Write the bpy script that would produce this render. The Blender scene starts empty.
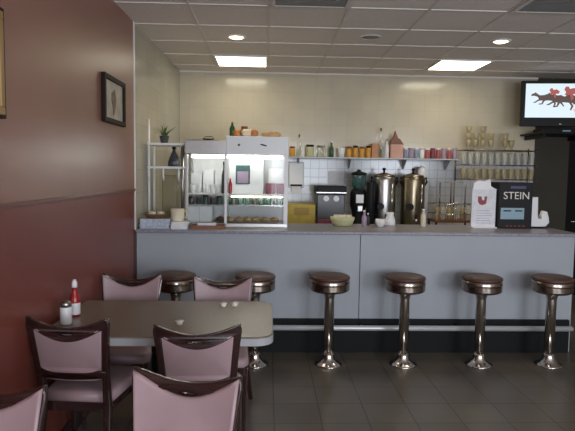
import bpy, bmesh, math, random
from mathutils import Vector, Matrix
random.seed(4)
sc = bpy.context.scene
C = sc.collection
PI = math.pi

# ------------------------------------------------------------------ camera
F = 560.0
yaw, pitch, roll = math.radians(2.1), math.radians(4.45), math.radians(0.8)
cam_d = bpy.data.cameras.new('camera')
cam = bpy.data.objects.new('camera', cam_d); C.objects.link(cam)
cam_d.sensor_fit = 'HORIZONTAL'; cam_d.sensor_width = 36.0
cam_d.lens = F/575.0*36.0
cam_d.clip_start = 0.05
fw = Vector((math.sin(yaw)*math.cos(pitch), math.cos(yaw)*math.cos(pitch), -math.sin(pitch)))
rt = fw.cross(Vector((0, 0, 1))).normalized(); up = rt.cross(fw)
r2 = math.cos(roll)*rt+math.sin(roll)*up; u2 = -math.sin(roll)*rt+math.cos(roll)*up
m = Matrix((r2, u2, -fw)).transposed().to_4x4(); m.translation = Vector((0, 0, 1.6))
cam.matrix_world = m
sc.camera = cam

# ------------------------------------------------------------------ world, light, exposure
w = bpy.data.worlds.new('world'); sc.world = w; w.use_nodes = True
w.node_tree.nodes['Background'].inputs[0].default_value = (0.55, 0.68, 0.9, 1)
w.node_tree.nodes['Background'].inputs[1].default_value = 0.6
sc.view_settings.view_transform = 'Standard'; sc.view_settings.look = 'None'
sc.view_settings.gamma = 1; sc.view_settings.use_curve_mapping = False
sc.view_settings.exposure = 0.0
PANEL = 8.5          # emission of the fluorescent troffers
def area(name, loc, rot, sx, sy, power, col):
    d = bpy.data.lights.new(name, 'AREA'); d.shape = 'RECTANGLE'; d.size = sx; d.size_y = sy
    d.energy = power; d.color = col
    o = bpy.data.objects.new(name, d); C.objects.link(o); o.location = loc; o.rotation_euler = rot
    return o
# daylight through the two street windows behind the camera
area('daylight', (1.05, -2.42, 1.55), (PI/2, 0, 0), 1.9, 1.5, 125, (0.84, 0.90, 1.0))
area('daylight', (3.85, -2.42, 1.55), (PI/2, 0, 0), 1.9, 1.5, 145, (0.84, 0.90, 1.0))

# ------------------------------------------------------------------ materials
def mat(name, col, rough=0.5, metal=0.0, noise=0.0, nscale=8.0, emit=None, estr=0.0, trans=0.0, coat=0.0, bump=0.0, spec=None):
    mt = bpy.data.materials.new(name); mt.use_nodes = True
    nt = mt.node_tree; b = nt.nodes['Principled BSDF']
    b.inputs['Base Color'].default_value = (*col, 1); b.inputs['Roughness'].default_value = rough
    b.inputs['Metallic'].default_value = metal
    if trans: b.inputs['Transmission Weight'].default_value = trans; b.inputs['IOR'].default_value = 1.2
    if coat: b.inputs['Coat Weight'].default_value = coat; b.inputs['Coat Roughness'].default_value = 0.1
    if spec is not None: b.inputs['Specular IOR Level'].default_value = spec
    if emit: b.inputs['Emission Color'].default_value = (*emit, 1); b.inputs['Emission Strength'].default_value = estr
    if noise or bump:
        tc = nt.nodes.new('ShaderNodeTexCoord'); n = nt.nodes.new('ShaderNodeTexNoise')
        n.inputs['Scale'].default_value = nscale; n.inputs['Detail'].default_value = 4
        nt.links.new(tc.outputs['Object'], n.inputs['Vector'])
        if noise:
            r = nt.nodes.new('ShaderNodeValToRGB')
            r.color_ramp.elements[0].position = 0.3; r.color_ramp.elements[1].position = 0.7
            r.color_ramp.elements[0].color = (*[c*(1-noise) for c in col], 1)
            r.color_ramp.elements[1].color = (*[min(1, c*(1+noise)) for c in col], 1)
            nt.links.new(n.outputs['Fac'], r.inputs[0]); nt.links.new(r.outputs[0], b.inputs['Base Color'])
        if bump:
            bp = nt.nodes.new('ShaderNodeBump'); bp.inputs['Strength'].default_value = bump; bp.inputs['Distance'].default_value = 0.01
            nt.links.new(n.outputs['Fac'], bp.inputs['Height']); nt.links.new(bp.outputs[0], b.inputs['Normal'])
    return mt

def tile_mat(name, c1, c2, grout, tw, th, axes='XZ', rough=0.2, gsize=0.003, offset=0.0, bumpd=0.002, origin=(0, 0)):
    """grid of tiles laid in world metres on the given two axes"""
    mt = bpy.data.materials.new(name); mt.use_nodes = True
    nt = mt.node_tree; b = nt.nodes['Principled BSDF']; b.inputs['Roughness'].default_value = rough
    g = nt.nodes.new('ShaderNodeNewGeometry'); s = nt.nodes.new('ShaderNodeSeparateXYZ'); cb = nt.nodes.new('ShaderNodeCombineXYZ')
    nt.links.new(g.outputs['Position'], s.inputs[0])
    for i, a in enumerate(axes):
        ad = nt.nodes.new('ShaderNodeMath'); ad.operation = 'ADD'; ad.inputs[1].default_value = 50*(tw if i == 0 else th)-origin[i]
        nt.links.new(s.outputs['XYZ'.index(a)], ad.inputs[0]); nt.links.new(ad.outputs[0], cb.inputs[i])
    br = nt.nodes.new('ShaderNodeTexBrick'); br.offset = offset; br.offset_frequency = 2; br.squash = 1
    br.inputs['Color1'].default_value = (*c1, 1); br.inputs['Color2'].default_value = (*c2, 1); br.inputs['Mortar'].default_value = (*grout, 1)
    br.inputs['Scale'].default_value = 1; br.inputs['Mortar Size'].default_value = gsize; br.inputs['Mortar Smooth'].default_value = 0.1
    br.inputs['Bias'].default_value = 0; br.inputs['Brick Width'].default_value = tw; br.inputs['Row Height'].default_value = th
    nt.links.new(cb.outputs[0], br.inputs['Vector'])
    n = nt.nodes.new('ShaderNodeTexNoise'); n.inputs['Scale'].default_value = 3.0; n.inputs['Detail'].default_value = 6
    nt.links.new(g.outputs['Position'], n.inputs['Vector'])
    mx = nt.nodes.new('ShaderNodeMixRGB'); mx.blend_type = 'MULTIPLY'; mx.inputs[0].default_value = 0.25
    nt.links.new(br.outputs['Color'], mx.inputs[1]); nt.links.new(n.outputs['Fac'], mx.inputs[2])
    nt.links.new(mx.outputs[0], b.inputs['Base Color'])
    bp = nt.nodes.new('ShaderNodeBump'); bp.inputs['Strength'].default_value = 0.5; bp.inputs['Distance'].default_value = bumpd; bp.invert = True
    nt.links.new(br.outputs['Fac'], bp.inputs['Height']); nt.links.new(bp.outputs[0], b.inputs['Normal'])
    return mt

M = dict(
 floor=tile_mat('floor_tiles', (.162, .139, .108), (.146, .125, .097), (.065, .055, .045), .305, .305, 'XY', 0.28, .004, origin=(0.06, 0.1)),
 wall_red=mat('red_brown_paint', (.275, .135, .10), 0.36, noise=.05, nscale=2, bump=.05),
 wall_dark=mat('maroon_paint', (.19, .048, .033), 0.36, noise=.06, nscale=2, bump=.05),
 rail_red=mat('maroon_gloss_trim', (.16, .06, .045), 0.35),
 tile_cream=tile_mat('cream_wall_tiles', (.64, .57, .435), (.62, .55, .42), (.58, .515, .395), .2, .2, 'XZ', 0.14, .003, bumpd=.001),
 tile_white=tile_mat('white_wall_tiles', (.62, .63, .63), (.58, .59, .60), (.42, .42, .42), .11, .11, 'XZ', 0.15, .004),
 tile_side=tile_mat('side_wall_tiles', (.50, .47, .37), (.48, .45, .355), (.42, .39, .31), .2, .2, 'YZ', 0.16, .003, bumpd=.001),
 beige=mat('beige_paint', (.42, .36, .30), 0.6, noise=.04),
 taupe=mat('dark_taupe_paint', (.050, .043, .031), 0.6, noise=.08, nscale=3, spec=.25),
 door_black=mat('near_black_paint', (.007, .006, .006), 0.6, spec=.15),
 ceil=mat('ceiling_tile', (.80, .735, .68), 0.85, noise=.05, nscale=40, bump=.1),
 tbar=mat('white_ceiling_bars', (.72, .67, .62), 0.6),
 panel_white=mat('lit_diffuser', (.9, .9, .85), .5, emit=(1.0, .93, .72), estr=PANEL),
 bulb=mat('warm_bulb', (1, .8, .5), .5, emit=(1.0, .74, .42), estr=14),
 white_metal=mat('white_enamel', (.80, .81, .80), .35),
 vent=mat('dusty_grey_metal', (.2, .19, .18), .5, .3),
 dark=mat('dark_gap', (.02, .02, .02), .7),
 laminate=mat('blue_grey_laminate', (.355, .378, .405), .45, noise=.03, nscale=3),
 ctop=mat('speckled_mauve_grey_top', (.25, .24, .28), .35, noise=.25, nscale=60),
 kick=mat('black_rubber_base', (.010, .011, .012), .6, spec=.15),
 chrome=mat('chrome', (.66, .62, .58), .17, 1.0),
 chrome_dull=mat('aged_chrome', (.33, .27, .23), .22, 1.0, noise=.15, nscale=30),
 steel=mat('brushed_steel', (.42, .405, .385), .3, 1.0, noise=.05, nscale=20),
 vinyl_brown=mat('brown_vinyl', (.075, .036, .027), .5, noise=.12, nscale=14, bump=.15),
 wood=mat('dark_mahogany', (.030, .011, .010), .25, noise=.3, nscale=12, coat=.4),
 vinyl=mat('mauve_vinyl', (.365, .25, .262), .42, noise=.06, nscale=7, bump=.12),
 table=mat('taupe_laminate', (.18, .14, .108), .33, noise=.12, nscale=50),
 table_edge=mat('pale_grey_edging', (.36, .36, .365), .45),
 iron=mat('black_cast_iron', (.02, .02, .02), .45, .3),
 white=mat('white_plastic', (.80, .80, .80), .35),
 cream=mat('cream_card', (.72, .66, .5), .6, noise=.08),
 paper=mat('white_paper', (.78, .78, .80), .7, noise=.1, nscale=25),
 bluepaper=mat('bluish_newsprint', (.5, .54, .62), .8, noise=.25, nscale=40),
 red=mat('ketchup_red', (.35, .012, .01), .25),
 red_mark=mat('red_print', (.26, .03, .035), .5),
 orange=mat('orange_peel', (.50, .20, .06), .45, noise=.15, nscale=20),
 amber=mat('amber_label', (.68, .33, .05), .4),
 brown=mat('brown_clay', (.20, .075, .035), .5, noise=.2),
 wicker=mat('brown_wicker', (.24, .13, .06), .7, noise=.4, nscale=60),
 tan=mat('baked_crust', (.50, .31, .15), .6, noise=.3, nscale=25),
 olive=mat('olive_tin', (.21, .18, .09), .4, noise=.1),
 yellow=mat('yellow_card', (.47, .35, .04), .5, noise=.15, nscale=15),
 green=mat('leaf_green', (.09, .16, .04), .5, noise=.3),
 bottle_green=mat('dark_green_bottle', (.03, .09, .04), .15),
 teal=mat('dark_teal_glass', (.06, .12, .11), .15, noise=.3, nscale=30),
 black=mat('black_plastic', (.012, .012, .013), .5, spec=.2),
 darkgrey=mat('dark_grey_glaze', (.05, .055, .06), .3),
 screen_blue=mat('grey_blue_display', (.2, .3, .36), .25, emit=(.25, .4, .5), estr=.12),
 glass=mat('clear_glass', (.93, .96, .95), .03, trans=1.0),
 amber_glass=mat('amber_glass', (.62, .53, .33), .25, trans=.45),
 pink=mat('pink_card', (.62, .33, .25), .5, noise=.1),
 maroon=mat('maroon_card', (.22, .05, .08), .5),
 mauvecup=mat('mauve_glaze', (.38, .28, .38), .4),
 bluecup=mat('slate_blue_glaze', (.25, .30, .42), .4),
 redcup=mat('dull_red_glaze', (.40, .09, .09), .4),
 palegreen=mat('pale_yellow_green', (.56, .55, .32), .5, noise=.1),
 thin_glass=mat('thin_glass', (.70, .71, .66), .12),
 dark_frame=mat('dark_brown_frame', (.022, .012, .009), .6, spec=.2),
 gold=mat('dark_gold_metal', (.5, .36, .14), .3, .9),
 frame_gold=mat('gilt_frame', (.36, .23, .09), .4, .3),
 canvas=mat('pale_print', (.50, .45, .36), .6, noise=.2, nscale=9),
 brownart=mat('brown_print_figure', (.20, .13, .07), .6, noise=.4, nscale=25),
 tv_white=mat('screen_white', (.02, .02, .02), .3, emit=(.80, .93, 1.0), estr=.95),
 tv_brown=mat('screen_brown', (.02, .02, .02), .3, emit=(.10, .055, .045), estr=.9),
 tv_red=mat('screen_red', (.02, .02, .02), .3, emit=(.45, .10, .09), estr=.9),
 tv_pink=mat('screen_pink', (.02, .02, .02), .3, emit=(.9, .55, .52), estr=.9),
 letter=mat('pale_lettering', (.75, .70, .62), .5),
)

M['thin_glass'].node_tree.nodes['Principled BSDF'].inputs['Alpha'].default_value = .42

# ------------------------------------------------------------------ mesh helpers
def finish(name, bm, material, parent=None, smooth=False, bevel=0.0, seg=2):
    me = bpy.data.meshes.new(name); bmesh.ops.recalc_face_normals(bm, faces=bm.faces[:]); bm.to_mesh(me); bm.free()
    ms = material if isinstance(material, (list, tuple)) else [material]
    for x in ms: me.materials.append(x)
    o = bpy.data.objects.new(name, me); C.objects.link(o)
    if parent: o.parent = parent
    if smooth:
        for p in me.polygons: p.use_smooth = True
    if bevel:
        md = o.modifiers.new('bevel', 'BEVEL'); md.width = bevel; md.segments = seg; md.limit_method = 'ANGLE'; md.angle_limit = math.radians(40)
    return o
def new(): return bmesh.new()
def bx(bm, x0, x1, y0, y1, z0, z1, mi=0):
    v = [bm.verts.new(p) for p in [(x0,y0,z0),(x1,y0,z0),(x1,y1,z0),(x0,y1,z0),(x0,y0,z1),(x1,y0,z1),(x1,y1,z1),(x0,y1,z1)]]
    for f in [(3,2,1,0),(4,5,6,7),(0,1,5,4),(1,2,6,5),(2,3,7,6),(3,0,4,7)]:
        fc = bm.faces.new([v[i] for i in f]); fc.material_index = mi
    return v
def box(*a, bm=None, mi=0):
    bm = bm or new(); bx(bm, *a, mi=mi); return bm
def lathe(prof, n=24, bm=None, c=(0, 0, 0), cap=True, mi=0):
    bm = bm or new(); rings = []
    for r, z in prof:
        r = max(r, 1e-4)
        rings.append([bm.verts.new((c[0]+r*math.cos(2*PI*i/n), c[1]+r*math.sin(2*PI*i/n), c[2]+z)) for i in range(n)])
    for a, b in zip(rings, rings[1:]):
        for i in range(n):
            f = bm.faces.new((a[i], a[(i+1) % n], b[(i+1) % n], b[i])); f.material_index = mi; f.smooth = True
    if cap:
        for r in (rings[0], rings[-1]):
            f = bm.faces.new(r); f.material_index = mi
    return bm
def tube(pts, r, n=10, bm=None, closed=False, mi=0):
    """round bar along a polyline; r may be a list"""
    bm = bm or new(); pts = [Vector(p) for p in pts]; rings = []
    L = len(pts)
    for k, p in enumerate(pts):
        a = pts[k-1] if (k or closed) else p; b = pts[(k+1) % L] if (k < L-1 or closed) else p
        t = (b-a).normalized(); ref = Vector((0, 0, 1)) if abs(t.z) < .9 else Vector((0, 1, 0))
        s = t.cross(ref).normalized(); u = s.cross(t)
        rr = r[k] if isinstance(r, (list, tuple)) else r
        rings.append([bm.verts.new(p+s*rr*math.cos(2*PI*i/n)+u*rr*math.sin(2*PI*i/n)) for i in range(n)])
    pr = list(zip(rings, rings[1:])) + ([(rings[-1], rings[0])] if closed else [])
    for a, b in pr:
        for i in range(n):
            f = bm.faces.new((a[i], a[(i+1) % n], b[(i+1) % n], b[i])); f.smooth = True; f.material_index = mi
    if not closed:
        for r_ in (rings[0], rings[-1]): f = bm.faces.new(r_); f.material_index = mi
    return bm
def bar(path, wx, wy, bm=None):
    """rectangular section bar, path mostly vertical in the YZ plane; widths may be lists"""
    bm = bm or new(); rings = []
    for k, p in enumerate(path):
        a = wx[k] if isinstance(wx, (list, tuple)) else wx; b = wy[k] if isinstance(wy, (list, tuple)) else wy
        rings.append([bm.verts.new((p[0]+sx*a/2, p[1]+sy*b/2, p[2])) for sx, sy in ((-1,-1),(1,-1),(1,1),(-1,1))])
    for a, b in zip(rings, rings[1:]):
        for i in range(4): bm.faces.new((a[i], a[(i+1) % 4], b[(i+1) % 4], b[i]))
    bm.faces.new(rings[0]); bm.faces.new(rings[-1]); return bm
def plate(outlines, depth, bevel=0.0, fn=None):
    """solid plate from 2-D outlines (u,v), later outlines are holes; lies in XZ, thickness along Y; fn maps each vertex"""
    cu = bpy.data.curves.new('t', 'CURVE'); cu.dimensions = '2D'; cu.fill_mode = 'BOTH'
    cu.extrude = depth/2-bevel; cu.bevel_depth = bevel; cu.bevel_resolution = 1
    for ol in outlines:
        s = cu.splines.new('POLY'); s.points.add(len(ol)-1); s.use_cyclic_u = True
        for i, (a, b) in enumerate(ol): s.points[i].co = (a, b, 0, 1)
    o = bpy.data.objects.new('t', cu)
    C.objects.link(o); bpy.context.view_layer.update()
    me = bpy.data.meshes.new_from_object(o); C.objects.unlink(o); bpy.data.objects.remove(o); bpy.data.curves.remove(cu)
    bm = new(); bm.from_mesh(me); bpy.data.meshes.remove(me)
    bmesh.ops.remove_doubles(bm, verts=bm.verts[:], dist=1e-5)
    for v in bm.verts:
        x, y, z = v.co; v.co = Vector((x, -z, y))
        if fn: v.co = fn(v.co)
    return bm
def text_mesh(s, size, depth=.002):
    cu = bpy.data.curves.new('t', 'FONT'); cu.body = s; cu.size = size; cu.extrude = depth/2; cu.align_x = 'CENTER'; cu.align_y = 'CENTER'
    o = bpy.data.objects.new('t', cu); C.objects.link(o); bpy.context.view_layer.update()
    me = bpy.data.meshes.new_from_object(o); C.objects.unlink(o); bpy.data.objects.remove(o)
    bm = new(); bm.from_mesh(me)
    for v in bm.verts: x, y, z = v.co; v.co = Vector((x, -z, y))
    return bm
def move(bm, dx=0, dy=0, dz=0):
    for v in bm.verts: v.co += Vector((dx, dy, dz))
    return bm
def tag(o, label, cat, group=None, kind=None):
    o['label'] = label; o['category'] = cat
    if group: o['group'] = group
    if kind: o['kind'] = kind
    return o
def thing(name, label, cat, loc=(0, 0, 0), rz=0, group=None):
    o = bpy.data.objects.new(name, None); C.objects.link(o); o.location = loc; o.rotation_euler = (0, 0, rz)
    o.empty_display_size = .05
    return tag(o, label, cat, group)
def struct(name, bm, m, bevel=0.0, loc=(0, 0, 0), rz=0):
    o = finish(name, bm, m, bevel=bevel); o['kind'] = 'structure'; o.location = loc; o.rotation_euler = (0, 0, rz); return o
def dup(root, loc, rz, label):
    r = root.copy(); C.objects.link(r); r.location = loc; r.rotation_euler = (0, 0, rz); r['label'] = label
    for ch in list(root.children):
        c = ch.copy(); C.objects.link(c); c.parent = r
        for g in list(ch.children):
            d = g.copy(); C.objects.link(d); d.parent = c
    return r

# ------------------------------------------------------------------ the room
ZC = 2.85
XW0, SL = -1.2165, .0141           # left wall face runs very slightly inwards
def wx(y): return XW0+SL*y
RZW = -math.atan(SL)
YB = 7.2
struct('floor', box(-1.8, 5.7, -2.6, 9.2, -.1, 0), M['floor'])
struct('ceiling', box(-1.8, 5.7, -2.6, 9.2, ZC, ZC+.1), M['ceil'])
# left wall: painted part up to the counter, tiled part behind it
def lw(y0, y1, z0, z1, t0=0.0, t1=-.15, bm=None):
    bm = bm or new(); v = bx(bm, -1, 1, y0, y1, z0, z1)
    for q in v: q.co.x = wx(q.co.y)+(t1 if q.co.x < 0 else t0)
    return bm
o = struct('wall_left', lw(-2.5, 4.9, 1.43, ZC), M['wall_red'])
struct('wall_left', lw(-2.5, 4.9, 0, 1.43), M['wall_dark'])
struct('wall_left', lw(4.9, YB, 0, ZC), M['tile_side'])
bm = lw(-2.5, 4.88, 1.414, 1.442, .010, 0); lw(-2.5, 4.88, 1.422, 1.436, .016, .010, bm)
struct('trim_1', bm, M['rail_red'], .004)
struct('trim_2', lw(4.885, 4.915, 1.08, ZC, .006, 0), M['white_metal'])
struct('baseboard_left', lw(-2.5, 4.85, 0, .1, .014, 0), M['wood'], .003)
# back wall
struct('wall_back', box(wx(YB), 3.46, YB, YB+.15, 1.79, ZC), M['tile_cream'])
struct('wall_back', box(wx(YB), 3.46, YB, YB+.15, 0, 1.79), M['tile_white'])
bm = box(3.46, 3.92, YB, YB+.15, 0, ZC); bx(bm, 3.92, 4.85, YB, YB+.15, 2.08, ZC); bx(bm, 4.85, 5.6, YB, YB+.15, 0, ZC)
struct('wall_back', bm, M['taupe'])
d = struct('door_1', box(3.93, 4.84, YB+.05, YB+.1, .005, 2.07), M['door_black'], .004)
finish('door_handle', tube([(4.0, YB+.05, 1.0), (4.0, YB+.0, 1.0), (4.1, YB+.0, 1.0)], .01), M['chrome'], d)
struct('wall_right', box(5.6, 5.75, -2.5, YB+.15, 0, ZC), M['beige'])
bm = box(-1.6, .05, -2.6, -2.45, 0, ZC); bx(bm, 2.05, 2.85, -2.6, -2.45, 0, ZC); bx(bm, 4.85, 5.6, -2.6, -2.45, 0, ZC)
for a, b in ((.05, 2.05), (2.85, 4.85)): bx(bm, a, b, -2.6, -2.45, 0, .75); bx(bm, a, b, -2.6, -2.45, 2.35, ZC)
struct('wall_front', bm, M['beige'])
for i, (a, b) in enumerate(((.05, 2.05), (2.85, 4.85))):
    bm = new()
    for q in ((a, a+.05, .75, 2.35), (b-.05, b, .75, 2.35), (a, b, .75, .8), (a, b, 2.3, 2.35)): bx(bm, q[0], q[1], -2.57, -2.5, q[2], q[3])
    fr = struct('window_%d' % (i+1), bm, M['white_metal'])
    finish('pane', box(a+.05, b-.05, -2.54, -2.535, .8, 2.3), M['glass'], fr)

# ceiling grid: 0.61 m cells
GX, GY, S = 0.0, 6.17, .61
bm = new()
for k in range(-1, 10):
    x = GX+k*S; bx(bm, x-.009, x+.009, -2.45, YB, ZC-.006, ZC)
for k in range(-14, 2):
    y = GY+k*S; bx(bm, wx(y), 5.6, y-.009, y+.009, ZC-.0062, ZC)
bx(bm, wx(YB), 3.46, YB-.022, YB, ZC-.02, ZC)
struct('trim_3', bm, M['tbar'])

def troffer(x0, y0, label):
    t = thing('ceiling_light', label, 'ceiling light', (x0+S/2, y0+S/2, ZC), 0, 'fluorescent ceiling panels')
    h = S/2-.013; bm = new()
    for a in ((-h, h, -h, -h+.02), (-h, h, h-.02, h), (-h, -h+.02, -h+.02, h-.02), (h-.02, h, -h+.02, h-.02)): bx(bm, *a, -.016, 0)
    finish('frame', bm, M['white_metal'], t)
    finish('diffuser', box(-h+.02, h-.02, -h+.02, h-.02, -.012, 0), M['panel_white'], t)
troffer(-S, GY, 'square fluorescent ceiling panel above the pastry display case')
troffer(3*S+.03, GY-.03, 'square fluorescent ceiling panel nearest the television')
def downlight(x, y, label):
    t = thing('recessed_light', label, 'ceiling light', (x, y, ZC), 0, 'round recessed ceiling lights')
    finish('trim_ring', lathe([(.062, 0), (.062, -.004), (.075, -.012), (.092, -.006), (.095, 0)], 32, cap=False), M['white_metal'], t)
    finish('bulb', lathe([(.061, -.002), (.05, -.012), (.025, -.02), (0, -.022)], 24), M['bulb'], t)
    d = bpy.data.lights.new('downlight', 'SPOT'); d.energy = 22; d.color = (1, .78, .5); d.spot_size = 2.2; d.spot_blend = .8; d.shadow_soft_size = .05
    l = bpy.data.objects.new('downlight', d); C.objects.link(l); l.location = (0, 0, -.05); l.parent = t
downlight(-.305, 5.35, 'round warm recessed light left of centre above the counter')
downlight(2.17, 5.28, 'round warm recessed light at the right above the counter')
def vent(x, y, label):
    t = thing('ceiling_vent', label, 'vent', (x, y, ZC), 0, 'ceiling air grilles')
    h = S/2-.013; bm = new()
    for a in ((-h, h, -h, -h+.03), (-h, h, h-.03, h), (-h, -h+.03, -h+.03, h-.03), (h-.03, h, -h+.03, h-.03)): bx(bm, *a, -.014, 0)
    finish('frame', bm, M['tbar'], t)
    finish('backing', box(-h+.03, h-.03, -h+.03, h-.03, -.003, 0), M['dark'], t)
    bm = new(); k = -h+.05
    while k < h-.05:
        bx(bm, -h+.03, h-.03, k, k+.016, -.012, -.004); k += .03
    finish('louvre', bm, M['vent'], t)
vent(.305, 4.035, 'grey slatted ceiling grille at the top centre of the view')
vent(2.135, 4.035, 'grey slatted ceiling grille at the top right of the view')
t = thing('ceiling_speaker', 'small round grey ceiling grille in a tile between the two bright panels', 'speaker', (.935, 5.25, ZC))
finish('ring', lathe([(.075, 0), (.085, -.008), (.1, -.004), (.102, 0)], 32, cap=False), M['tbar'], t)
finish('grille', lathe([(.076, -.001), (.06, -.006), (0, -.008)], 32), mat('grey_grille', (.3, .28, .26), .6), t)

# ------------------------------------------------------------------ front counter
KT = 1.085
ct = thing('service_counter', 'long blue-grey laminate service counter with black kick base and foot rail', 'counter', (0, 4.9, 0))
def cpart(name, bm, m, bevel=0): return finish(name, move(bm, 0, -4.9, 0), m, ct, bevel=bevel)
XL = wx(4.9)+.012
for a, b in ((XL, .826), (.832, 2.74)):
    cpart('front_panel', box(a, b, 4.9, 4.93, .30, 1.057), M['laminate'], .002)
cpart('carcass', box(XL+.01, 2.73, 4.93, 5.55, .1, 1.057), M['laminate'])
cpart('end_panel', box(2.74, 2.765, 4.9, 5.56, .0, 1.057), M['laminate'], .002)
cpart('kick_base', box(XL, 2.74, 4.87, 5.5, 0, .30), M['kick'])
cpart('countertop', box(XL, 2.80, 4.86, 5.62, 1.057, KT), M['ctop'], .006)
bm = tube([(XL+.02, 4.79, .245), (2.72, 4.79, .245)], .024, 14)
cpart('foot_rail', bm, mat('satin_aluminium', (.60, .61, .62), .35, .35))
for k in range(5):
    x = -.9+k*.87
    cpart('rail_bracket', tube([(x, 4.79, .245), (x, 4.835, .25), (x, 4.875, .26)], .012, 10), M['steel'])

# back counter under the wall
bc = thing('back_counter', 'low worktop with cabinets along the tiled wall behind the machines', 'counter', (0, 6.9, 0))
ZB = .92
finish('cabinet', box(-1.09, 3.3, -.33, .29, .08, ZB-.04), M['laminate'], bc)
finish('worktop', box(-1.09, 3.32, -.37, .295, ZB-.04, ZB), M['steel'], bc, bevel=.004)
finish('plinth', box(-1.09, 3.28, -.28, .29, 0, .08), M['kick'], bc)
for k in range(7):
    x = -1.05+k*.62
    dd = finish('door', box(x, x+.6, -.348, -.33, .1, ZB-.06), M['laminate'], bc, bevel=.002)
    finish('handle', tube([(x+.52, -.348, .76), (x+.52, -.375, .76), (x+.52, -.375, .64), (x+.52, -.348, .64)], .006), M['chrome'], dd)

# ------------------------------------------------------------------ stools
st = thing('counter_stool', '', 'stool', (0, 0, 0), 0, 'fixed stools along the counter')
finish('base_flange', lathe([(.115, 0), (.115, .008), (.10, .016), (.075, .028), (.055, .05), (.046, .08), (.044, .10)], 32), M['chrome'], st)
finish('column', lathe([(.041, .09), (.041, .56), (.05, .60), (.09, .614)], 28), M['chrome'], st)
bm = lathe([(.09, .60), (.15, .612), (.172, .625), (.178, .64), (.172, .652), (.178, .664), (.172, .676), (.178, .688), (.178, .702), (.174, .716), (.172, .728), (.165, .732)], 40)
for v in bm.verts: v.co = Vector((v.co.x*.93, v.co.y*.93, .612+(v.co.z-.60)*.87))
finish('seat_band', bm, M['chrome_dull'], st)
bm = lathe([(.163, .730), (.176, .735), (.178, .746), (.171, .760), (.15, .770), (.11, .776), (.06, .779), (0, .78)], 40)
for v in bm.verts: v.co = Vector((v.co.x*.94, v.co.y*.94, .612+(v.co.z-.60)*.87))
finish('seat_cushion', bm, M['vinyl_brown'], st)
sp = [(-.74, 'brown round counter stool behind the left far dining chair, nearest the maroon wall'),
      (-.09, 'brown round counter stool rising behind the right end of the dining table'),
      (.525, 'brown round chrome-column stool just left of the seam in the counter front'),
      (1.155, 'brown round chrome-column stool just right of the seam in the counter front'),
      (1.80, 'reddish-brown round chrome-column stool, second from the right end of the counter'),
      (2.40, 'brown round chrome-column stool at the right end of the counter')]
for i, (x, lb) in enumerate(sp):
    if i == 0: st.location = (x, 4.56, 0); st['label'] = lb
    else: dup(st, (x, 4.56, 0), i*.7, lb)

# ------------------------------------------------------------------ dining chair (faces +Y, origin on the floor under the seat's rear edge)
def topz(x): return .875-.045*math.cos(PI/2*min(1, abs(x)/.195))
def railb(x): return topz(x)-.036-.028*math.cos(PI/2*min(1, abs(x)/.195))
def lean(v):      # back leans rearwards and is slightly dished
    z = v.z; v = v.copy()
    v.y += -.02-.19*(z-.45)-.9*(.195**2-min(abs(v.x), .195)**2)*.8
    return v
ch = thing('dining_chair', '', 'chair', (0, 0, 0), 0, 'mauve dining chairs')
# seat
def seat_bm():
    bm = new(); n = 10; top = []
    ol = []
    hw0, hw1 = .175, .212      # rear, front half widths
    pts = [(-hw0, .0), (hw0, .0), (hw1, .36), (.19, .405), (.1, .42), (0, .424), (-.1, .42), (-.19, .405), (-hw1, .36)]
    lay = [(.415, .985), (.425, 1.0), (.45, 1.0), (.466, .97), (.474, .88), (.478, .6), (.479, .2)]
    rings = []
    for z, s in lay: rings.append([bm.verts.new((x*s, .21+(y-.21)*s, z)) for x, y in pts])
    for a, b in zip(rings, rings[1:]):
        for i in range(len(pts)): bm.faces.new((a[i], a[(i+1) % len(pts)], b[(i+1) % len(pts)], b[i]))
    bm.faces.new(rings[0]); bm.faces.new(rings[-1]); return bm
finish('seat', seat_bm(), M['vinyl'], ch, smooth=True)
bm = new()
bx(bm, -.165, .165, .01, .03, .36, .415); bx(bm, -.19, .19, .375, .395, .36, .415)
for s in (-1, 1): tube([(s*.165, .02, .39), (s*.195, .385, .39)], .018, 8, bm)
finish('seat_frame', bm, M['wood'], ch, bevel=.003)
for s in (-1, 1):
    finish('leg', bar([(s*.185, .38, 0), (s*.188, .375, .2), (s*.19, .37, .41)], [.022, .03, .04], [.022, .03, .04]), M['wood'], ch, bevel=.004)
    path = [(s*.195, -.13, 0), (s*.184, -.085, .12), (s*.172, -.045, .26), (s*.167, -.022, .42)]
    zz = [.5, .6, .7, .78, .84, .866]; xs = [.165, .168, .175, .182, .190, .197]
    for z, x in zip(zz, xs): path.append((s*x, -.02-.19*(z-.45), z))
    finish('leg', bar(path, [.028, .032, .036, .038, .036, .034, .034, .036, .036, .018], [.03, .036, .04, .038, .034, .032, .03, .03, .028, .018]), M['wood'], ch, bevel=.006)
# top rail with a hand slot
xs = [-.198+i*.396/24 for i in range(25)]
outer = [(x, topz(x)) for x in xs]+[(x, railb(x)) for x in reversed(xs)]
hole = [(.045*math.cos(a), .834-.039+.004+.0085*math.sin(a)) for a in [2*PI*i/20 for i in range(20)]]
hole = [(x, z+ (topz(x)-topz(0))*.6) for x, z in hole]
finish('top_rail', plate([outer, hole], .026, .005, lean), M['wood'], ch)
xs = [-.168+i*.336/14 for i in range(15)]
lo = [(x, .60-.006*math.cos(PI/2*x/.18)) for x in xs]+[(x, .57-.006*math.cos(PI/2*x/.18)) for x in reversed(xs)]
finish('lower_rail', plate([lo], .024, .004, lean), M['wood'], ch)
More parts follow.
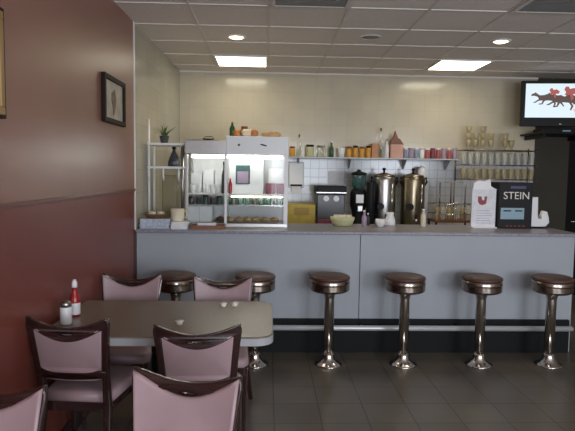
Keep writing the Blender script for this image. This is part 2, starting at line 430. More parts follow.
# upholstered back: wide cushion in front of the frame, inset panel behind
def pad(x0, z0, ztop, depth, yoff, nm):
    xs = [-x0+i*2*x0/20 for i in range(21)]
    ol = [(x, ztop(x)) for x in xs]+[(x, z0+.02*(abs(x)/x0)**6) for x in reversed(xs)]
    def fn(v):
        v = v.copy(); v.y += yoff
        v.x *= 1-.13*(.86-v.z)/.3
        return lean(v)
    bm = plate([ol], depth, depth*.42, fn)
    o = finish(nm, bm, M['vinyl'], ch, smooth=False)
    return o
pad(.188, .555, lambda x: topz(x)-.012-.036*math.cos(PI/2*abs(x)/.188), .024, .019, 'back_cushion')
pad(.166, .602, lambda x: railb(x)+.002, .012, -.006, 'back_panel')
chairs = [(-.955, 2.81, -.09, 'mauve dining chair on the near side of the table, beside the maroon wall'),
          (-.325, 2.70, .05, 'mauve dining chair on the near side of the table, towards its free end'),
          (-.303, 1.87, PI-.24, 'mauve dining chair nearest the camera with glare along its top rail'),
          (-.935, 1.75, PI-.06, 'mauve dining chair cut off at the lower left corner against the maroon wall'),
          (-.93, 3.78, PI, 'mauve dining chair on the far side of the table, beside the maroon wall'),
          (-.30, 3.72, PI-.04, 'mauve dining chair on the far side of the table, in front of a stool')]
for i, (x, y, rz, lb) in enumerate(chairs):
    if i == 0: ch.location = (x, y, 0); ch.rotation_euler = (0, 0, rz); ch['label'] = lb
    else: dup(ch, (x, y, 0), rz, lb)

# ------------------------------------------------------------------ table
tb = thing('dining_table', 'taupe laminate dining table with pale grey edge, fixed against the maroon wall', 'table', (-.56, 3.2, 0))
def tab_ol(x0, x1, y0, y1, r, k=8):
    pts = [(x0, y1), (x0, y0)]
    for cx, cy, a0 in ((x1-r, y0+r, -PI/2), (x1-r, y1-r, 0)):
        for i in range(k+1): a = a0+i*PI/2/k; pts.append((cx+r*math.cos(a), cy+r*math.sin(a)))
    return pts
def slab(pts, z0, z1):
    bm = new(); a = [bm.verts.new((x, y, z0)) for x, y in pts]; b = [bm.verts.new((x, y, z1)) for x, y in pts]
    for i in range(len(pts)): bm.faces.new((a[i], a[(i+1) % len(pts)], b[(i+1) % len(pts)], b[i]))
    bm.faces.new(a); bm.faces.new(b); return bm
xr = .6; xl = wx(3.59)+.56+.012
finish('tabletop', slab(tab_ol(xl, xr-.004, -.406, .386, .09), .752, .76), M['table'], tb, bevel=.002)
finish('edge_band', slab(tab_ol(xl, xr, -.41, .39, .094), .712, .752), M['table_edge'], tb, bevel=.003)
pd = finish('pedestal', lathe([(.04, .02), (.04, .68), (.07, .70), (.10, .712)], 20), M['iron'], tb, smooth=False)
pd.location = (-.06, 0, 0)
bm = new()
for k in (-1, 1): tube([(0, 0, .06), (0, k*.16, .045), (0, k*.30, .016)], [.03, .024, .016], 10, bm)
f = finish('foot', bm, M['iron'], pd)
finish('wall_cleat', box(xl, xl+.03, -.38, .36, .66, .712), M['wood'], tb)

ss = thing('sugar_shaker', 'white sugar shaker with a steel cap on the table by the wall', 'shaker', (-1.085, 3.03, .76))
finish('body', lathe([(.028, 0), (.031, .006), (.031, .09), (.027, .098)], 24), M['white'], ss)
finish('cap', lathe([(.029, .094), (.030, .112), (.024, .124), (.010, .13), (0, .131)], 24), M['steel'], ss)
kb = thing('ketchup_bottle', 'red ketchup bottle with white cap and label behind the sugar shaker', 'bottle', (-1.095, 3.20, .76))
finish('body', lathe([(.026, 0), (.030, .006), (.030, .09), (.024, .115), (.013, .145), (.012, .172)], 24), M['red'], kb)
finish('cap', lathe([(.0125, .165), (.016, .168), (.015, .196), (.010, .203), (.010, .21), (0, .211)], 20), M['white'], kb)
finish('label', lathe([(.0305, .012), (.0305, .078)], 24, cap=False), M['paper'], kb)
def creamer(x, y, rz, lb, grp='creamer tubs on the table'):
    t = thing('creamer_tub', lb, 'creamer', (x, y, .76), rz, grp)
    finish('cup', lathe([(.014, 0), (.016, .002), (.021, .02)], 18), M['cream'], t)
    finish('lid', lathe([(.021, .02), (.025, .021), (.025, .0225), (0, .023)], 18), M['white'], t)
creamer(-.265, 3.44, 0, 'left one of two small cream tubs lying side by side on the table')
creamer(-.195, 3.45, .5, 'right one of two small cream tubs lying side by side on the table')
creamer(-.47, 3.02, .2, 'lone cream tub near the table edge behind the near chair')

# ------------------------------------------------------------------ pictures on the maroon wall
def picture(y0, y1, z0, z1, lb, fm, art, nm='framed_picture'):
    t = thing(nm, lb, 'picture', (wx((y0+y1)/2), (y0+y1)/2, (z0+z1)/2), RZW)
    hy, hz = (y1-y0)/2, (z1-z0)/2; w_ = .035; bm = new()
    for a in ((-hy, hy, hz-w_, hz), (-hy, hy, -hz, -hz+w_), (-hy, -hy+w_, -hz+w_, hz-w_), (hy-w_, hy, -hz+w_, hz-w_)):
        bx(bm, .001, .03, a[0], a[1], a[2], a[3])
    finish('frame', bm, fm, t, bevel=.004)
    if not art:
        bm = new()
        for a in ((-hy, hy, hz, hz+.014), (-hy, hy, -hz-.014, -hz), (-hy-.012, -hy, -hz-.014, hz+.014), (hy, hy+.012, -hz-.014, hz+.014)):
            bx(bm, .001, .026, a[0], a[1], a[2], a[3])
        finish('outer_moulding', bm, M['dark_frame'], t)
    p = finish('print', box(.001, .012, -hy+w_, hy-w_, -hz+w_, hz-w_), M['canvas'], t)
    if art:
        bm = plate([[(.055*math.cos(a)*(1+.3*math.sin(3*a)), .09*math.sin(a)+.012*math.cos(5*a)) for a in [2*PI*i/28 for i in range(28)]]], .002)
        for v in bm.verts: v.co = Vector((.013+v.co.y, v.co.x, v.co.z-.01))
        finish('motif', bm, M['brownart'], p)
picture(3.98, 4.52, 1.935, 2.275, 'dark framed picture with a pale brown print, alone high on the maroon wall', M['dark_frame'], True)
picture(1.90, 2.53, 1.83, 2.275, 'gilt and dark framed picture cut off at the left edge of the view', M['frame_gold'], False)

# ------------------------------------------------------------------ television
tv = thing('television', 'black flat television showing a horse race, high in the right corner', 'television', (3.52, 6.72, 2.465), -.13)
W_, H_ = .46, .272
bm = new()
for a in ((-W_, W_, H_-.035, H_), (-W_, W_, -H_, -H_+.105), (-W_, -W_+.045, -H_+.105, H_-.035), (W_-.045, W_, -H_+.105, H_-.035)):
    bx(bm, a[0], a[1], -.03, .0, a[2], a[3])
bx(bm, -W_, W_, 0, .03, -H_, H_); bx(bm, -.3, .3, .03, .07, -.2, .16)
finish('casing', bm, M['black'], tv, bevel=.005)
scr = finish('screen', box(-W_+.045, W_-.045, -.022, -.002, -H_+.105, H_-.035), M['tv_white'], tv)
def blob(pts, mt, nm):
    bm = plate([pts], .002); move(bm, 0, -.024-.0015*blob.n, 0); blob.n += 1; finish(nm, bm, mt, scr)
blob.n = 0
def horse(cx, cz, s):
    body = [(-.26,.045),(-.25,.075),(-.215,.085),(-.20,.10),(-.185,.085),(-.14,.055),(-.08,.06),(-.02,.055),(.05,.07),(.10,.055),(.15,.06),(.20,.03),(.15,.035),(.12,.02),(.125,-.02),(.17,-.05),(.20,-.095),(.185,-.10),(.15,-.06),(.10,-.035),(.06,-.02),(.085,-.06),(.06,-.11),(.045,-.105),(.06,-.06),(.03,-.02),(-.03,-.015),(-.07,-.02),(-.10,-.07),(-.15,-.075),(-.15,-.06),(-.11,-.055),(-.10,-.015),(-.15,-.02),(-.20,-.05),(-.235,-.045),(-.20,-.03),(-.15,.005),(-.17,.035),(-.215,.05)]
    return [(cx+x*s, cz+z*s) for x, z in body]
def rider(cx, cz, s):
    b = [(-.06,.01),(-.045,.04),(-.065,.07),(-.05,.10),(-.02,.10),(-.008,.075),(.04,.085),(.085,.055),(.07,.02),(.03,.02),(.035,-.035),(.01,-.045),(.0,.01)]
    return [(cx+x*s, cz+z*s) for x, z in b]
blob(horse(-.13, .05, .85), M['tv_brown'], 'race_horse')
blob(horse(.06, .03, 1.0), M['tv_brown'], 'race_horse')
blob(horse(.26, .05, .8), M['tv_brown'], 'race_horse')
blob(rider(-.09, .10, .8), M['tv_red'], 'jockey')
blob(rider(.10, .09, 1.1), M['tv_red'], 'jockey')
blob(rider(.27, .10, .9), M['tv_red'], 'jockey')
blob([(.14,-.07),(.22,-.045),(.36,-.05),(.40,-.09),(.3,-.11),(.16,-.10)], M['tv_pink'], 'pink_patch')
finish('badge', box(-.012, .012, -.032, -.03, -H_+.022, -H_+.032), M['steel'], tv)
finish('wall_arm', tube([(0, .07, 0), (0, .2, 0), (.02, .475, 0)], .03, 10), M['black'], tv)
sh = thing('equipment_shelf', 'black wall shelf with a set-top box below the television', 'shelf', (3.62, 7.0, 2.10))
finish('board', box(-.36, .38, -.38, .195, 0, .022), M['black'], sh, bevel=.003)
finish('bracket', box(-.3, -.27, -.3, .195, -.05, 0), M['black'], sh)
finish('bracket', box(.27, .3, -.3, .195, -.05, 0), M['black'], sh)
sb = thing('set_top_box', 'low black set-top box on the shelf below the television', 'box', (3.62, 6.85, 2.1225))
finish('case', box(-.3, .3, -.12, .12, 0, .045), M['black'], sb, bevel=.004)
finish('display', box(-.05, .05, -.124, -.12, .012, .03), M['screen_blue'], sb)

# ------------------------------------------------------------------ small props: builders
def solo(name, bm, mt, label, cat, loc, rz=0, group=None, bevel=0, smooth=False):
    o = finish(name, bm, mt, bevel=bevel, smooth=smooth); o.location = loc; o.rotation_euler = (0, 0, rz); return tag(o, label, cat, group)
def bottle(name, x, y, z, r, h, mt, capm, label, group=None, cat='bottle', neck=.4):
    t = thing(name, label, cat, (x, y, z), 0, group)
    finish('body', lathe([(r*.9, 0), (r, h*.02), (r, h*.55), (r*.75, h*.66), (r*neck, h*.76), (r*neck, h*.9)], 20), mt, t)
    finish('cap', lathe([(r*neck*1.15, h*.89), (r*neck*1.2, h*.99), (0, h)], 16), capm, t)
    return t
def jar(name, x, y, z, r, h, mt, capm, label, group=None, cat='jar'):
    t = thing(name, label, cat, (x, y, z), 0, group)
    finish('body', lathe([(r*.92, 0), (r, h*.04), (r, h*.74), (r*.85, h*.82)], 20), mt, t)
    finish('lid', lathe([(r*.9, h*.81), (r*.92, h*.98), (0, h)], 20), capm, t)
    return t
def cup_bm(r, h, t=.003):
    return lathe([(r*.6, 0), (r*.7, h*.03), (r, h), (r-t, h), (r*.7-t, h*.08), (0, h*.07)], 18)
def tumbler_bm(r, h): return lathe([(r*.72, 0), (r*.74, h*.02), (r, h), (r-.003, h), (r*.72-.002, h*.07), (0, h*.06)], 14)

# ------------------------------------------------------------------ left end of the counter: white rack
K = KT
rk = thing('display_rack', 'white two-shelf rack on the left end of the counter', 'rack', (-.945, 5.38, K))
for x, y, h in ((-.155, -.12, .985), (.155, -.12, .76), (-.155, .12, .745), (.155, .12, .76)):
    finish('post', tube([(x, y, 0), (x, y, h)], .011 if x < 0 else .016, 10), M['white_metal'] if x < 0 else M['steel'], rk)
for z in (.53, .745):
    finish('shelf', box(-.165, .175, -.145, .145, z, z+.02), M['white_metal'], rk, bevel=.003)
for x in (-.155, -.02, .12):
    finish('bracket', tube([(x, -.135, .53), (x, -.138, .47), (x, -.125, .42)], .008, 8), M['white_metal'], rk)
pp = thing('potted_plant', 'small spiky green plant in a dark pot on the top rack shelf', 'plant', (-.975, 5.36, K+.7665))
finish('pot', lathe([(.033, 0), (.036, .005), (.045, .06), (.048, .064), (.048, .072), (.04, .072), (.036, .05), (0, .05)], 20), M['darkgrey'], pp)
bm = new()
for k in range(26):
    a = random.uniform(0, 2*PI); L = random.uniform(.09, .17); tl = random.uniform(.1, 1.0)
    p = []
    for q in range(6):
        s_ = q/5; p.append(Vector((math.cos(a)*L*s_*tl, math.sin(a)*L*s_*tl, .05+L*s_*(1-.45*tl*s_))))
    side = Vector((-math.sin(a), math.cos(a), 0)); prev = None
    for q, c in enumerate(p):
        wd = .006*(1-q/5)**.7+.0006
        pr = (bm.verts.new(c+side*wd), bm.verts.new(c+Vector((0, 0, .002))), bm.verts.new(c-side*wd))
        if prev:
            bm.faces.new((prev[0], prev[1], pr[1], pr[0])); bm.faces.new((prev[1], prev[2], pr[2], pr[1]))
        prev = pr
finish('foliage', bm, M['green'], pp)
bv = thing('conical_bottle', 'dark grey conical bottle on the lower rack shelf', 'bottle', (-.885, 5.36, K+.5515))
finish('body', lathe([(.055, 0), (.06, .006), (.056, .05), (.03, .115), (.016, .14), (.015, .165)], 24), M['darkgrey'], bv)
finish('stopper', lathe([(.018, .163), (.02, .18), (.012, .186), (0, .188)], 16), M['black'], bv)
solo('storage_tin', box(-.065, .065, -.06, .06, 0, .47), M['olive'], 'tall olive-brown tin standing under the white rack', 'tin', (-.93, 5.40, K), bevel=.008)
bk = thing('wicker_tray', 'shallow brown wicker tray on papers beside the wall', 'basket', (-1.0, 5.1, K+.085))
finish('bowl', lathe([(.07, 0), (.085, .004), (.115, .035), (.12, .038), (.115, .04), (.08, .012), (0, .01)], 28), M['wicker'], bk)
for q, (dx, dy) in enumerate(((-.04, 0), (.035, .02))):
    solo('bread_roll', lathe([(.0, 0), (.03, .004), (.038, .02), (.03, .036), (.012, .044), (0, .045)], 18), M['cream'],
         ('pale roll in the wicker tray, the one nearer the wall', 'pale roll in the wicker tray, the one nearer the rack')[q], 'bread', (-1.0+dx, 5.1+dy, K+.099), group='rolls in the wicker tray')
def stack(x0, x1, y0, y1, z0, n, th, m, name, label, rz=0, group=None):
    bm = new(); cx, cy = (x0+x1)/2, (y0+y1)/2
    for k in range(n):
        j = random.uniform(-.006, .006); bx(bm, x0-cx+j, x1-cx+j, y0-cy-j, y1-cy-j, k*th, (k+.9)*th)
    return solo(name, bm, m, label, 'papers', (cx, cy, z0), rz, group)
stack(-1.12, -.86, 4.96, 5.2, K, 10, .0085, M['bluepaper'], 'newspaper_stack', 'thick pile of bluish newspapers at the wall end of the counter')
stack(-.84, -.70, 4.92, 5.13, K, 7, .009, M['paper'], 'leaflet_stack', 'pile of white leaflets beside the bluish newspapers')
mg = thing('beige_mug', 'wide beige mug standing on the white leaflets', 'mug', (-.80, 5.03, K+.0635))
finish('body', lathe([(.05, 0), (.058, .01), (.062, .11), (.058, .11), (.052, .02), (0, .015)], 24), M['cream'], mg)
finish('handle', tube([(.058, 0, .09), (.08, 0, .085), (.085, 0, .06), (.075, 0, .035), (.056, 0, .03)], .007, 8), M['cream'], mg)
ty = thing('serving_tray', 'long low brown tray in front of the pastry display case', 'tray', (-.53, 5.05, K))
finish('base', box(-.15, .15, -.07, .07, 0, .008), M['wicker'], ty, bevel=.003)
bm = new()
for a in ((-.15, .15, -.075, -.065), (-.15, .15, .065, .075), (-.155, -.145, -.075, .075), (.145, .155, -.075, .075)): bx(bm, *a, 0, .03)
finish('rim', bm, M['brown'], ty, bevel=.002)
stack(-.62, -.46, 5.0, 5.1, K+.0085, 5, .008, M['paper'], 'napkin_stack', 'pale napkins lying in the long brown tray')

# ------------------------------------------------------------------ pastry display case
dc = thing('pastry_case', 'white lit glass-fronted pastry display case on the counter', 'display case', (-.283, 5.36, K))
hw, dp, H1 = .472, .2, .835
for x in (-hw+.015, -.1, hw-.018):
    for y in (-dp+.015, dp-.015):
        ww = .012 if x < .3 else .018
        finish('post', box(x-ww, x+ww, y-.012, y+.012, .03, H1-.17), M['white_metal'] if x > -.2 else M['steel'], dc, bevel=.002)
finish('base', box(-hw, hw, -dp, dp, 0, .035), M['steel'], dc, bevel=.003)
finish('back_panel', box(-hw+.003, hw-.003, dp-.006, dp-.001, .035, H1-.17), M['white'], dc)
cn = finish('canopy', box(-.10, hw, -dp, dp, H1-.17, H1), M['white_metal'], dc, bevel=.006)
finish('canopy_mark', lathe([(.0, 0), (.011, 0), (.011, .003), (0, .003)], 14), M['brown'], cn).matrix_local = Matrix.Translation((.02, -dp, H1-.08)) @ Matrix.Rotation(PI/2, 4, 'X')
finish('canopy_mark', plate([[(-.03, .01), (0, .0), (.03, -.006), (.035, .002), (.01, .012), (-.02, .018)]], .003), M['black'], cn).location = (.24, -dp-.001, H1-.085)
finish('canopy', box(-hw, -.10, -dp, dp, H1-.17, H1-.04), M['steel'], dc, bevel=.006)
for z in (.195, .295):
    finish('shelf', box(-hw+.005, hw-.005, -dp+.03, dp-.01, z, z+.008), M['white_metal'] if z > .2 else M['steel'], dc)
finish('front_glass', box(-hw+.03, -.115, -dp+.012, -dp+.015, .037, H1-.172), M['glass'], dc)
finish('front_glass', box(-.085, hw-.037, -dp+.012, -dp+.015, .037, H1-.172), M['glass'], dc)
finish('lamp_tube', tube([(-hw+.05, -.1, H1-.19), (hw-.05, -.1, H1-.19)], .011, 10), mat('case_lamp', (1, 1, 1), .5, emit=(1, .97, .9), estr=20), dc)
finish('lamp_tube', tube([(-.05, -.15, .28), (hw-.05, -.15, .28)], .006, 8), mat('case_lamp_small', (1, 1, 1), .5, emit=(1, .9, .7), estr=17), dc)
Z0, Z1, Z2 = K+.036, K+.204, K+.304
# top level
bxm = thing('cake_box', 'white cake box with a dark window inside the pastry case', 'box', (-.21, 5.4, Z2))
finish('carton', box(-.15, .17, -.08, .1, 0, .33), M['white'], bxm, bevel=.003)
finish('window', box(-.09, .045, -.083, -.08, .09, .27), M['teal'], bxm)
finish('window_sheet', box(-.075, .03, -.086, -.083, .10, .21), M['mauvecup'], bxm)
for k in range(2):
    solo('gift_carton', box(-.045, .045, -.05, .05, 0, .10), M['maroon'], ('maroon carton in the pastry case, the left of a pair', 'maroon carton in the pastry case, the right of a pair')[k], 'box', (.03+k*.1, 5.4, Z2), group='maroon cartons in the case', bevel=.002)
solo('paper_bag', box(-.07, .07, -.04, .04, 0, .14), M['white'], 'plain white carton standing on the maroon cartons', 'box', (.08, 5.4, Z2+.10), bevel=.004)
nm = ['next to the left end of the case', 'second from the left end of the case', 'in the middle of the row', 'next to the last of the row', 'beside the dark bottle']
for k in range(5):
    solo('paper_cup', cup_bm(.027, .085), M['white'], 'white cup in the pastry case, '+nm[k], 'cup', (-.70+k*.062, 5.3, Z2), group='white cups in the case')
for k in range(3):
    solo('white_carton', box(-.05, .05, -.04, .04, 0, .19+.03*(k % 2)), M['paper'], 'white carton behind the cups, '+('left one', 'middle one', 'right one')[k], 'box', (-.68+k*.115, 5.44, Z2), group='white cartons behind the cups', bevel=.002)
bottle('dark_bottle', -.405, 5.27, Z2, .024, .30, M['darkgrey'], M['black'], 'tall dark bottle at the centre post in the pastry case')
bottle('red_bottle', -.345, 5.24, Z2, .016, .16, M['red'], M['white'], 'small red bottle right of the tall dark bottle in the case')
# middle level: row of dark jars
for k in range(14):
    pos = ('leftmost', 'second from the left', 'third from the left', 'fourth from the left', 'fifth from the left', 'sixth from the left', 'seventh from the left', 'seventh from the right', 'sixth from the right', 'fifth from the right', 'fourth from the right', 'third from the right', 'second from the right', 'rightmost')[k]
    h = .07+.015*((k*7) % 3)/2
    m1 = M['teal'] if k % 3 else M['darkgrey']
    jar('preserve_jar', -.71+k*.0655, 5.28, Z1, .026, h, m1, M['steel'] if k % 2 else M['black'], 'dark preserve jar on the middle shelf of the case, '+pos, 'dark preserve jars in the case')
# bottom level
bxx = thing('cardboard_carton', 'white cardboard carton at the lower left of the pastry case', 'box', (-.63, 5.36, Z0))
finish('carton', box(-.11, .115, -.12, .1, 0, .15), M['white'], bxx, bevel=.002)
finish('flap_seam', box(-.001, .001, -.1215, -.12, .0, .15), M['vent'], bxx)
pn = ['leftmost, darker crust', 'second from the left', 'third from the left', 'fourth from the left', 'third from the right', 'second from the right', 'rightmost, by the white post']
for k in range(7):
    L = .03; bm = new()
    pts = [(-.04, .01, .012), (-.028, 0, .022), (0, -.01, .028), (.028, 0, .022), (.04, .01, .012)]
    tube(pts, [.008, .019, .026, .019, .008], 12, bm)
    o = solo('croissant', bm, M['tan'] if k else M['brown'], 'golden croissant on the bottom shelf of the case, '+pn[k], 'pastry', (-.44+k*.085, 5.29, Z0+.002), random.uniform(-.3, .3), 'croissants in the case')
# on top of the case
ZT = K+H1
bottle('green_bottle', -.335, 5.32, ZT, .026, .145, M['bottle_green'], M['gold'], 'green bottle standing on top of the pastry case')
for k, (x, y) in enumerate(((-.29, 5.27), (-.25, 5.34), (-.125, 5.27))):
    o = solo('orange', lathe([(0, 0), (.018, .003), (.032, .018), (.036, .036), (.032, .054), (.018, .068), (0, .072)], 18), M['orange'] if k != 1 else M['brown'],
         ('orange fruit beside the green bottle on the case', 'brownish fruit between two oranges on the case', 'orange fruit right of the cream loaf on the case')[k], 'fruit', (x, y, ZT))
solo('bread_loaf', tube([(-.05, 0, .03), (-.03, 0, .038), (.03, 0, .038), (.05, 0, .03)], [.018, .036, .036, .018], 14), M['cream'], 'cream loaf between the fruit on top of the case', 'bread', (-.195, 5.29, ZT-.0))
solo('bread_loaf', tube([(-.09, 0, .022), (-.06, 0, .028), (.06, 0, .028), (.09, 0, .022)], [.014, .026, .026, .014], 14), M['tan'], 'long golden loaf at the right on top of the case', 'bread', (.03, 5.3, ZT))
jar('clay_pot', -.225, 5.42, ZT, .035, .11, M['brown'], M['brown'], 'brown clay pot behind the cream loaf on the case', cat='pot')
t = thing('small_dish', 'small dark oval dish on the lower left canopy of the case', 'dish', (-.555, 5.3, ZT-.0385))
finish('plate', lathe([(.03, 0), (.035, .003), (.06, .016), (.058, .018), (0, .008)], 22), M['darkgrey'], t)
finish('handle', tube([(-.05, 0, .014), (-.03, 0, .035), (.03, 0, .04), (.05, 0, .014)], .004, 8), M['darkgrey'], t)

# ------------------------------------------------------------------ front counter, middle and right
def bowl_of(x, y, z):
    t = thing('napkin_basket', 'pale yellow-green basket of packets on the counter, left of the machines', 'basket', (x, y, z))
    finish('bowl', lathe([(.08, 0), (.095, .006), (.115, .06), (.12, .085), (.113, .085), (.09, .015), (0, .01)], 28), M['palegreen'], t)
bowl_of(.735, 5.42, K)
for k in range(5):
    solo('sugar_packet', box(-.03, .03, -.004, .004, 0, .09), M['palegreen'] if k % 2 else M['cream'],
         ('cream packet at the left of the basket', 'greenish packet second from the left in the basket', 'cream packet at the middle of the basket', 'greenish packet second from the right in the basket', 'cream packet at the right of the basket')[k], 'packet', (.675+k*.03, 5.40+.012*(k % 2), K+.018), .3*(k-2), 'packets in the basket')
bottle('sauce_bottle', .945, 5.4, K, .024, .155, M['mauvecup'], M['white'], 'small mauve sauce bottle left of the white cup on the counter')
wc = thing('teacup', 'small white cup on the counter in front of the coffee urn', 'cup', (1.09, 5.33, K))
finish('body', lathe([(.025, 0), (.03, .004), (.048, .04), (.05, .075), (.047, .075), (.044, .04), (0, .012)], 24), M['white'], wc)
finish('handle', tube([(.048, 0, .06), (.07, 0, .055), (.07, 0, .03), (.043, 0, .025)], .005, 8), M['white'], wc)
bottle('cream_bottle', 1.52, 5.38, K, .026, .175, M['cream'], M['white'], 'cream squeeze bottle on the counter right of the urns')
bottle('dressing_bottle', 1.0, 5.5, K, .02, .12, M['darkgrey'], M['white'], 'short dark bottle just behind the mauve sauce bottle')
# white printed stand with a red emblem
ps = thing('printed_notice', 'white printed notice stand with a small red emblem', 'sign', (2.095, 5.35, K))
finish('board', box(-.118, .118, -.012, .012, .01, .38), M['paper'], ps, bevel=.002)
finish('top_flap', plate([[(-.11, .37), (-.10, .43), (-.05, .455), (0, .445), (.05, .465), (.06, .40), (.11, .375)]], .03, .005), M['white'], ps)
finish('foot', box(-.12, .12, -.06, .06, 0, .012), M['white'], ps, bevel=.002)
bm = plate([[(-.045, .05), (-.045, .0), (-.03, -.025), (.0, -.035), (.035, -.02), (.045, .05), (.02, .05), (.018, .02), (.006, .01), (-.006, .02), (-.012, .05)]], .003)
finish('red_emblem', move(bm, -.015, -.0135, .255), M['red_mark'], ps)
bm = new()
for k in range(6): bx(bm, -.075, .06+.01*(k % 3), -.0135, -.012, .165-k*.024, .169-k*.024)
finish('print_lines', bm, M['bluecup'], ps)
# black till
tl = thing('cash_register', 'black box with pale capital letters and a grey-blue display', 'cash register', (2.385, 5.4, K))
finish('body', box(-.16, .17, -.1, .14, 0, .445), M['black'], tl, bevel=.006)
dsp = finish('display', box(-.14, .09, -.106, -.1, .09, .20), M['screen_blue'], tl, bevel=.002)
finish('display_slot', box(-.115, -.04, -.108, -.106, .165, .178), M['black'], dsp)
finish('display_slot', box(-.0, .07, -.108, -.106, .165, .178), M['black'], dsp)
finish('lettering', move(text_mesh('STEIN', .1), 0.01, -.102, .315), M['letter'], tl)
finish('top_print', box(-.05, .1, -.1015, -.1, .385, .41), mat('dark_blue_print', (.05, .06, .14), .5), tl)
bm = new()
for k in range(5): bx(bm, -.08+k*.04, -.06+k*.04, -.1015, -.1, .02, .03)
finish('lower_print', bm, M['red_mark'], tl)
# white J-shaped holder
jl = [(-.06, .29), (-.015, .29), (-.01, .13), (.0, .085), (.04, .075), (.055, .09), (.05, .13), (.065, .155), (.085, .15), (.10, .10), (.105, .06), (.08, .03), (.02, .015), (-.05, .015), (-.07, .05), (-.065, .16)]
jh = thing('curved_dispenser', 'white J-shaped dispenser at the right end of the counter', 'dispenser', (2.637, 5.38, K))
finish('body', plate([jl], .07, .014), M['white'], jh)
finish('foot', box(-.06, .09, -.05, .05, 0, .018), M['black'], jh, bevel=.004)

# ------------------------------------------------------------------ machines on the back counter
yb = thing('yellow_crate', 'yellow box right of the pastry case on the back worktop', 'box', (.41, 6.78, ZB))
finish('body', box(-.165, .165, -.15, .15, 0, .295), M['yellow'], yb, bevel=.006)
finish('label_patch', box(-.09, .09, -.152, -.15, .17, .26), mat('dark_mustard_print', (.35, .22, .02), .5), yb)
tm = thing('toaster_oven', 'black-topped machine with two white dials beside the yellow box', 'appliance', (.762, 6.82, ZB))
finish('body', box(-.165, .165, -.16, .18, .02, .42), M['darkgrey'], tm, bevel=.008)
finish('hood', box(-.18, .18, -.2, .18, .42, .52), M['black'], tm, bevel=.012)
finish('hood_trim', box(-.18, .18, -.204, -.2, .435, .447), M['steel'], tm)
for x in (-.06, .06):
    finish('dial', tube([(x, -.16, .37), (x, -.185, .37)], .034, 18), M['white'], tm)
finish('drip_tray', box(-.16, .16, -.24, -.16, .02, .12), M['maroon'], tm, bevel=.004)
for sx in (-1, 1):
    for sy in (-1, 1): finish('foot', box(sx*.14-.015, sx*.14+.015, sy*.13-.015, sy*.13+.015, 0, .02), M['black'], tm)
gr = thing('coffee_grinder', 'tall black coffee grinder left of the steel urns', 'grinder', (1.11, 6.78, ZB))
finish('body', lathe([(.09, 0), (.095, .02), (.085, .05), (.075, .2), (.085, .24), (.1, .28), (.1, .44), (.08, .48)], 20), M['black'], gr)
finish('hopper', lathe([(.06, .48), (.085, .55), (.09, .63), (.09, .66)], 20), M['teal'], gr)
finish('lid', lathe([(.093, .655), (.093, .68), (.03, .70), (.02, .72), (0, .722)], 20), M['black'], gr)
finish('chute', box(-.03, .03, -.14, -.07, .22, .29), M['steel'], gr, bevel=.005)
finish('front_plate', box(-.045, .045, -.108, -.092, .32, .42), M['white'], gr)
def urn(x, label, mt):
    t = thing('coffee_urn', label, 'coffee urn', (x, 6.82, ZB), 0, 'twin coffee urns')
    finish('body', lathe([(.14, .03), (.145, .05), (.145, .60), (.142, .62), (.13, .64)], 36), mt, t)
    finish('lid', lathe([(.135, .635), (.12, .66), (.05, .68), (.02, .69)], 28), M['chrome_dull'], t)
    finish('lid_knob', lathe([(.012, .68), (.012, .71), (.022, .72), (.022, .74), (0, .75)], 16), M['black'], t)
    finish('base', lathe([(.155, 0), (.158, .01), (.155, .035), (.145, .04)], 32), M['black'], t)
    tp = finish('tap', tube([(0, -.14, .12), (0, -.2, .12), (0, -.205, .08)], [.018, .015, .012], 12), M['chrome'], t)
    finish('tap_lever', tube([(0, -.18, .12), (0, -.185, .17), (0, -.2, .19)], .009, 8), M['black'], tp)
    finish('gauge', tube([(.07, -.155, .15), (.07, -.155, .55)], .009, 10), M['chrome'], t)
    finish('temperature_dial', tube([(-.06, -.12, .28), (-.06, -.146, .28)], .042, 20), M['black'], t)
    for s in (-1, 1):
        finish('handle', tube([(s*.14, 0, .62), (s*.155, -.02, .63), (s*.162, -.03, .58), (s*.14, -.02, .54)], .014, 10), M['black'], t)
urn(1.425, 'left one of the twin coffee urns, brighter steel with dial', M['steel'])
urn(1.785, 'right one of the twin coffee urns, darker brassy steel', mat('brassy_steel', (.30, .25, .17), .28, 1.0, noise=.1, nscale=15))
solo('cylinder_canister', lathe([(.045, 0), (.05, .005), (.05, .56), (.045, .575), (0, .58)], 20), M['black'], 'slim tall black canister between the grinder and the left urn', 'canister', (1.235, 6.66, ZB))
solo('milk_pitcher', lathe([(.05, 0), (.055, .006), (.05, .06), (.035, .10), (.04, .13), (.036, .13), (.03, .1), (0, .02)], 20), M['white'], 'white pitcher standing on the counter behind the urn cup', 'pitcher', (1.22, 5.5, K))
# dish rack with glasses
dr = thing('dish_rack', 'chrome wire drying rack with brown tray right of the urns', 'rack', (2.26, 6.78, ZB))
finish('drip_tray', box(-.25, .25, -.17, .17, .1, .128), M['brown'], dr, bevel=.006)
bm = new()
for z in (.2, .32): tube([(-.24, -.16, z), (.24, -.16, z), (.24, .16, z), (-.24, .16, z)], .005, 8, bm, closed=True)
for k in range(9): x = -.24+k*.06; tube([(x, -.16, .13), (x, -.16, .32)], .003, 6, bm); tube([(x, .16, .13), (x, .16, .32)], .003, 6, bm)
finish('wire_basket', bm, M['chrome'], dr)
bm = new()
for sx in (-1, 1):
    for sy in (-1, 1): bx(bm, sx*.23-.01, sx*.23+.01, sy*.15-.01, sy*.15+.01, 0, .1)
finish('feet', bm, M['black'], dr)
bm = new()
for x in (-.12, .06): tube([(x, .1, .13), (x, .1, .58), (x+.14, .1, .58), (x+.14, .1, .13)], .008, 8, bm)
finish('tall_hoop', bm, M['chrome_dull'], dr)
